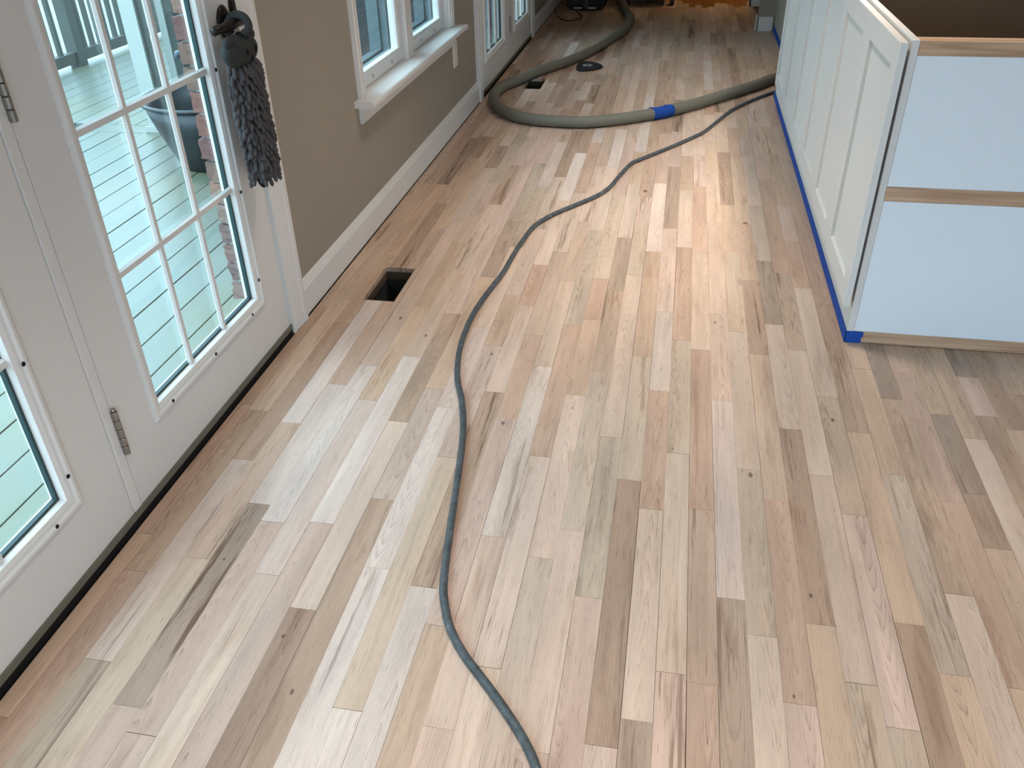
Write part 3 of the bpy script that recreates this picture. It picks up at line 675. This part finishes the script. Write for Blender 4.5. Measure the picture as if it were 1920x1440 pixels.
MB().tube([onhead(-.002, -.012), onhead(.004, -.016), onhead(.001, -.020), onhead(.006, -.023), onhead(.012, -.021)], .0021, 6).build('mouth', MT['stitch'], du, smooth=True)
MB().tube(catmull([dc + Vector((.014, .004, .036)), dc + Vector((.026, .018, .050)), dc + Vector((.016, .026, .072)), dc + Vector((-.012, .028, .078)), dc + Vector((-.030, .022, .060)), dc + Vector((-.020, .010, .034))], .006), .010, 10).build('hanging_loop', MT['plush'], du, smooth=True)
core = ell((dc.x - .004, dc.y + .004, .690), (.024, .050, .158), 18, 16); core.build('duster_core', MT['fur_dark'], du, smooth=True)
pile = MB(); pr = random.Random(5); ROWS = 24
for j in range(ROWS):
    t_ = j / (ROWS - 1); z = .862 - .284 * t_
    wd = .060 + .010 * math.sin(PI * min(1, t_ * 1.3)); dp = .032
    nc = 13
    for i in range(nc):
        q = -PI * .60 + PI * 1.20 * (i + (.5 if j % 2 else 0)) / (nc - .5) + pr.uniform(-.06, .06)
        cx, cy = math.cos(q), math.sin(q)
        b = Vector((dc.x - .012 + dp * max(-.2, cx), dc.y + .004 + (wd - .016) * cy + .018 * t_ * .6, z + pr.uniform(-.005, .005)))
        out = Vector((max(.15, cx), cy * .9, 0)); l = pr.uniform(.022, .032)
        sw = pr.uniform(-.004, .004)
        e1 = b + out * .011 + Vector((0, sw, -l * .35)); e2 = b + out * .017 + Vector((0, sw * 2, -l * .8)); e3 = b + out * .017 + Vector((0, sw * 2.2, -l))
        pile.tube([b, e1, e2, e3], [.0046, .0056, .0056, .0030], 7)
po = pile.build('chenille_pile', MT['fur'], du, smooth=True, fix=False); po['kind'] = 'stuff'

# ------------------------------------------------------------------ outside: deck, railing, posts, brick reveal
ZD = -.18
dk = MB().box(-4.95, -1.32, -2.5, 9.5, ZD - .20, ZD - .03)
DK = struct(dk.build('deck', MT['sage']))
dr_ = random.Random(3)
x = -1.669 + .1447 * 2
while x > -4.95:
    a, b = x - .1447 + .003, x - .002
    segs = [(-2.4, 1.0), (1.0, 4.74), (4.90, 8.9)] if x > -3.75 else [(-2.4, 3.2), (3.2, 8.9)]
    for (c, d) in segs:
        z = ZD - dr_.uniform(0, .002)
        MB().box(a, b, c + .002, d - .002, z - .028, z).build('deck_board', MT['deck'], DK, bevel=.002)
    x -= .1447
MB().box(-3.75, -1.33, 4.744, 4.896, ZD - .028, ZD - .001).build('deck_board', MT['deck'], DK, bevel=.002)
struct(MB().box(-60, -4.96, -40, 60, -1.1, -1.0).box(-4.96, -1.31, 9.5, 60, -1.1, -1.0).box(-4.96, 30, -60, -2.76, -1.1, -1.0).build('ground', MT['ground']))

rl = thing('deck_railing', 'grey-green railing with square balusters along the far edge of the deck', 'railing', (-4.85, 6.4, ZD))
MB().box(-4.875, -4.805, -2.3, 8.9, ZD + .035, ZD + .115).build('bottom_rail', MT['sage'], rl)
MB().box(-4.89, -4.79, -2.3, 8.9, ZD + .92, ZD + .96).build('top_rail', MT['sage'], rl)
for y in [6.25 - .1127 * i for i in range(1, 60) if 6.25 - .1127 * i > 3.0] + [6.25, 6.573, 6.682, 6.79, 6.898, 7.014] + [7.127 + .1127 * i for i in range(14)]:
    MB().box(-4.855, -4.822, y - .0165, y + .0165, ZD + .115, ZD + .92).build('baluster', MT['sage'], rl)
for y in (1.0, 4.5, 6.446): MB().box(-4.89, -4.79, y - .047, y + .047, ZD + .0005, ZD + 1.0).build('rail_post', MT['sage'], rl)

p1 = thing('porch_post', 'tall pale porch column with its shaded side coloured grey-green, standing on the deck', 'post', (-3.18, 4.82, ZD), 'porch posts')
MB().box(-3.226, -3.128, 4.776, 4.868, ZD, 2.6).build('post_shaft', MT['cream'], p1)
MB().box(-3.1275, -3.118, 4.778, 4.850, ZD, 2.6).build('shade_side_board', MT['sage'], p1)  # dark colour stands in for shade on the column's right-hand side
MB().box(-3.24, -3.00, 4.756, 4.775, ZD, ZD + .035).build('base_trim', MT['cream'], p1)
p2 = thing('porch_post', 'narrow pale porch post with its shaded side coloured grey-green, behind the tall column', 'post', (-3.02, 4.98, ZD), 'porch posts')
MB().box(-3.09, -3.045, 4.93, 4.99, ZD, 2.6).build('post_shaft', MT['cream'], p2)
MB().box(-3.045, -2.99, 4.94, 5.03, ZD, 2.6).build('shade_side_board', MT['sage'], p2)  # right-hand side darkened by colour to read as shaded

tbm = thing('black_tub', 'black plastic tub with a rolled rim on the deck beside the porch post', 'tub', (-2.45, 4.25, ZD))
MB().lathe([(.20, ZD + .001), (.215, ZD + .003), (.30, ZD + .22), (.345, ZD + .36), (.335, ZD + .36), (.29, ZD + .22), (.20, ZD + .02)], (-2.50, 4.30, 0), 'z', 40).build('tub_body', MT['tub'], tbm, smooth=True)
ring = [(-2.50 + .348 * math.cos(2 * PI * i / 48), 4.30 + .348 * math.sin(2 * PI * i / 48), ZD + .362) for i in range(49)]
MB().tube(ring, .011, 10, caps=False).build('rolled_rim', MT['tub'], tbm, smooth=True)
blk = tag(ell((-2.32, 4.30, ZD + .30), (.09, .10, .09), 14, 10).build('plastic_bag', plain('blue_white_plastic', srgb(150, 180, 215), .4, .25, 40), smooth=True), 'crumpled blue and white bag inside the black tub', 'bag')

bwall = sempty('brick_reveal', (-1.34, 2.27, .08))
MB().box(-1.322, -1.225, 2.214, 2.245, .100, 2.30).build('mortar_bed', MT['mortar'], bwall)
br = random.Random(8); z = .0985; i = 0
while z < 2.25:
    rough = z < .40
    dx, dy = br.uniform(-.009, .005), br.uniform(-.003, .003)
    me = bmesh.new(); bmesh.ops.create_cube(me, size=1)
    bmesh.ops.subdivide_edges(me, edges=me.edges[:], cuts=3, use_grid_fill=True)
    w_ = .105; L_ = .095 if i % 2 else .145; hgt = .0565
    for v in me.verts:
        v.co = Vector((v.co.x * w_, v.co.y * L_, v.co.z * hgt))
        e_ = .0016 if not rough else .004
        v.co += Vector((br.uniform(-e_, e_) * 1.6, br.uniform(-e_, e_), br.uniform(-e_, e_)))
        v.co += Vector((-1.282 + dx, 2.203 + L_ / 2 + dy, z + hgt / 2))
    m_ = bpy.data.meshes.new('brick'); me.to_mesh(m_); me.free(); m_.materials.append(MT['brick'])
    col = br.choice(((.19, .075, .055), (.17, .09, .065), (.22, .11, .08), (.15, .062, .052))); g_ = .35 if rough else .08
    col = tuple(c * (1 - g_) + .17 * g_ for c in col)
    at = m_.attributes.new('tone', 'FLOAT_COLOR', 'POINT'); at.data.foreach_set('color', [c for _ in m_.vertices for c in (*col, 1)])
    o = bpy.data.objects.new('brick', m_); C.objects.link(o); o.parent = bwall; o.matrix_parent_inverse = Matrix.Translation(bwall.location).inverted()
    z += .0655; i += 1
sf = thing('hose_tap', 'small dark blue-grey fitting on the brick edge beside the door glass', 'tap', (-1.335, 2.21, .84))
MB().tube([(-1.335, 2.240, .842), (-1.352, 2.232, .846), (-1.361, 2.230, .843), (-1.363, 2.230, .832)], [.006, .007, .009, .010], 10).build('spout', plain('blue_grey_metal', (.09, .12, .15, 1), .4), sf, smooth=True)

# added roof and dark walls that cut daylight at the window and far door
struct(MB().box(-3.15, WALL_T - .001, 4.95, 9.5, 2.6, 2.7).build('blocker_roof', MT['sage']))
struct(MB().box(-3.15, WALL_T - .001, 8.3, 8.4, ZD - .03, 2.6).build('blocker_end_wall', MT['blocker']))
struct(MB().box(-2.0, WALL_T - .001, 4.93, 5.03, ZD - .03, 2.6).build('blocker_wall', MT['blocker']))
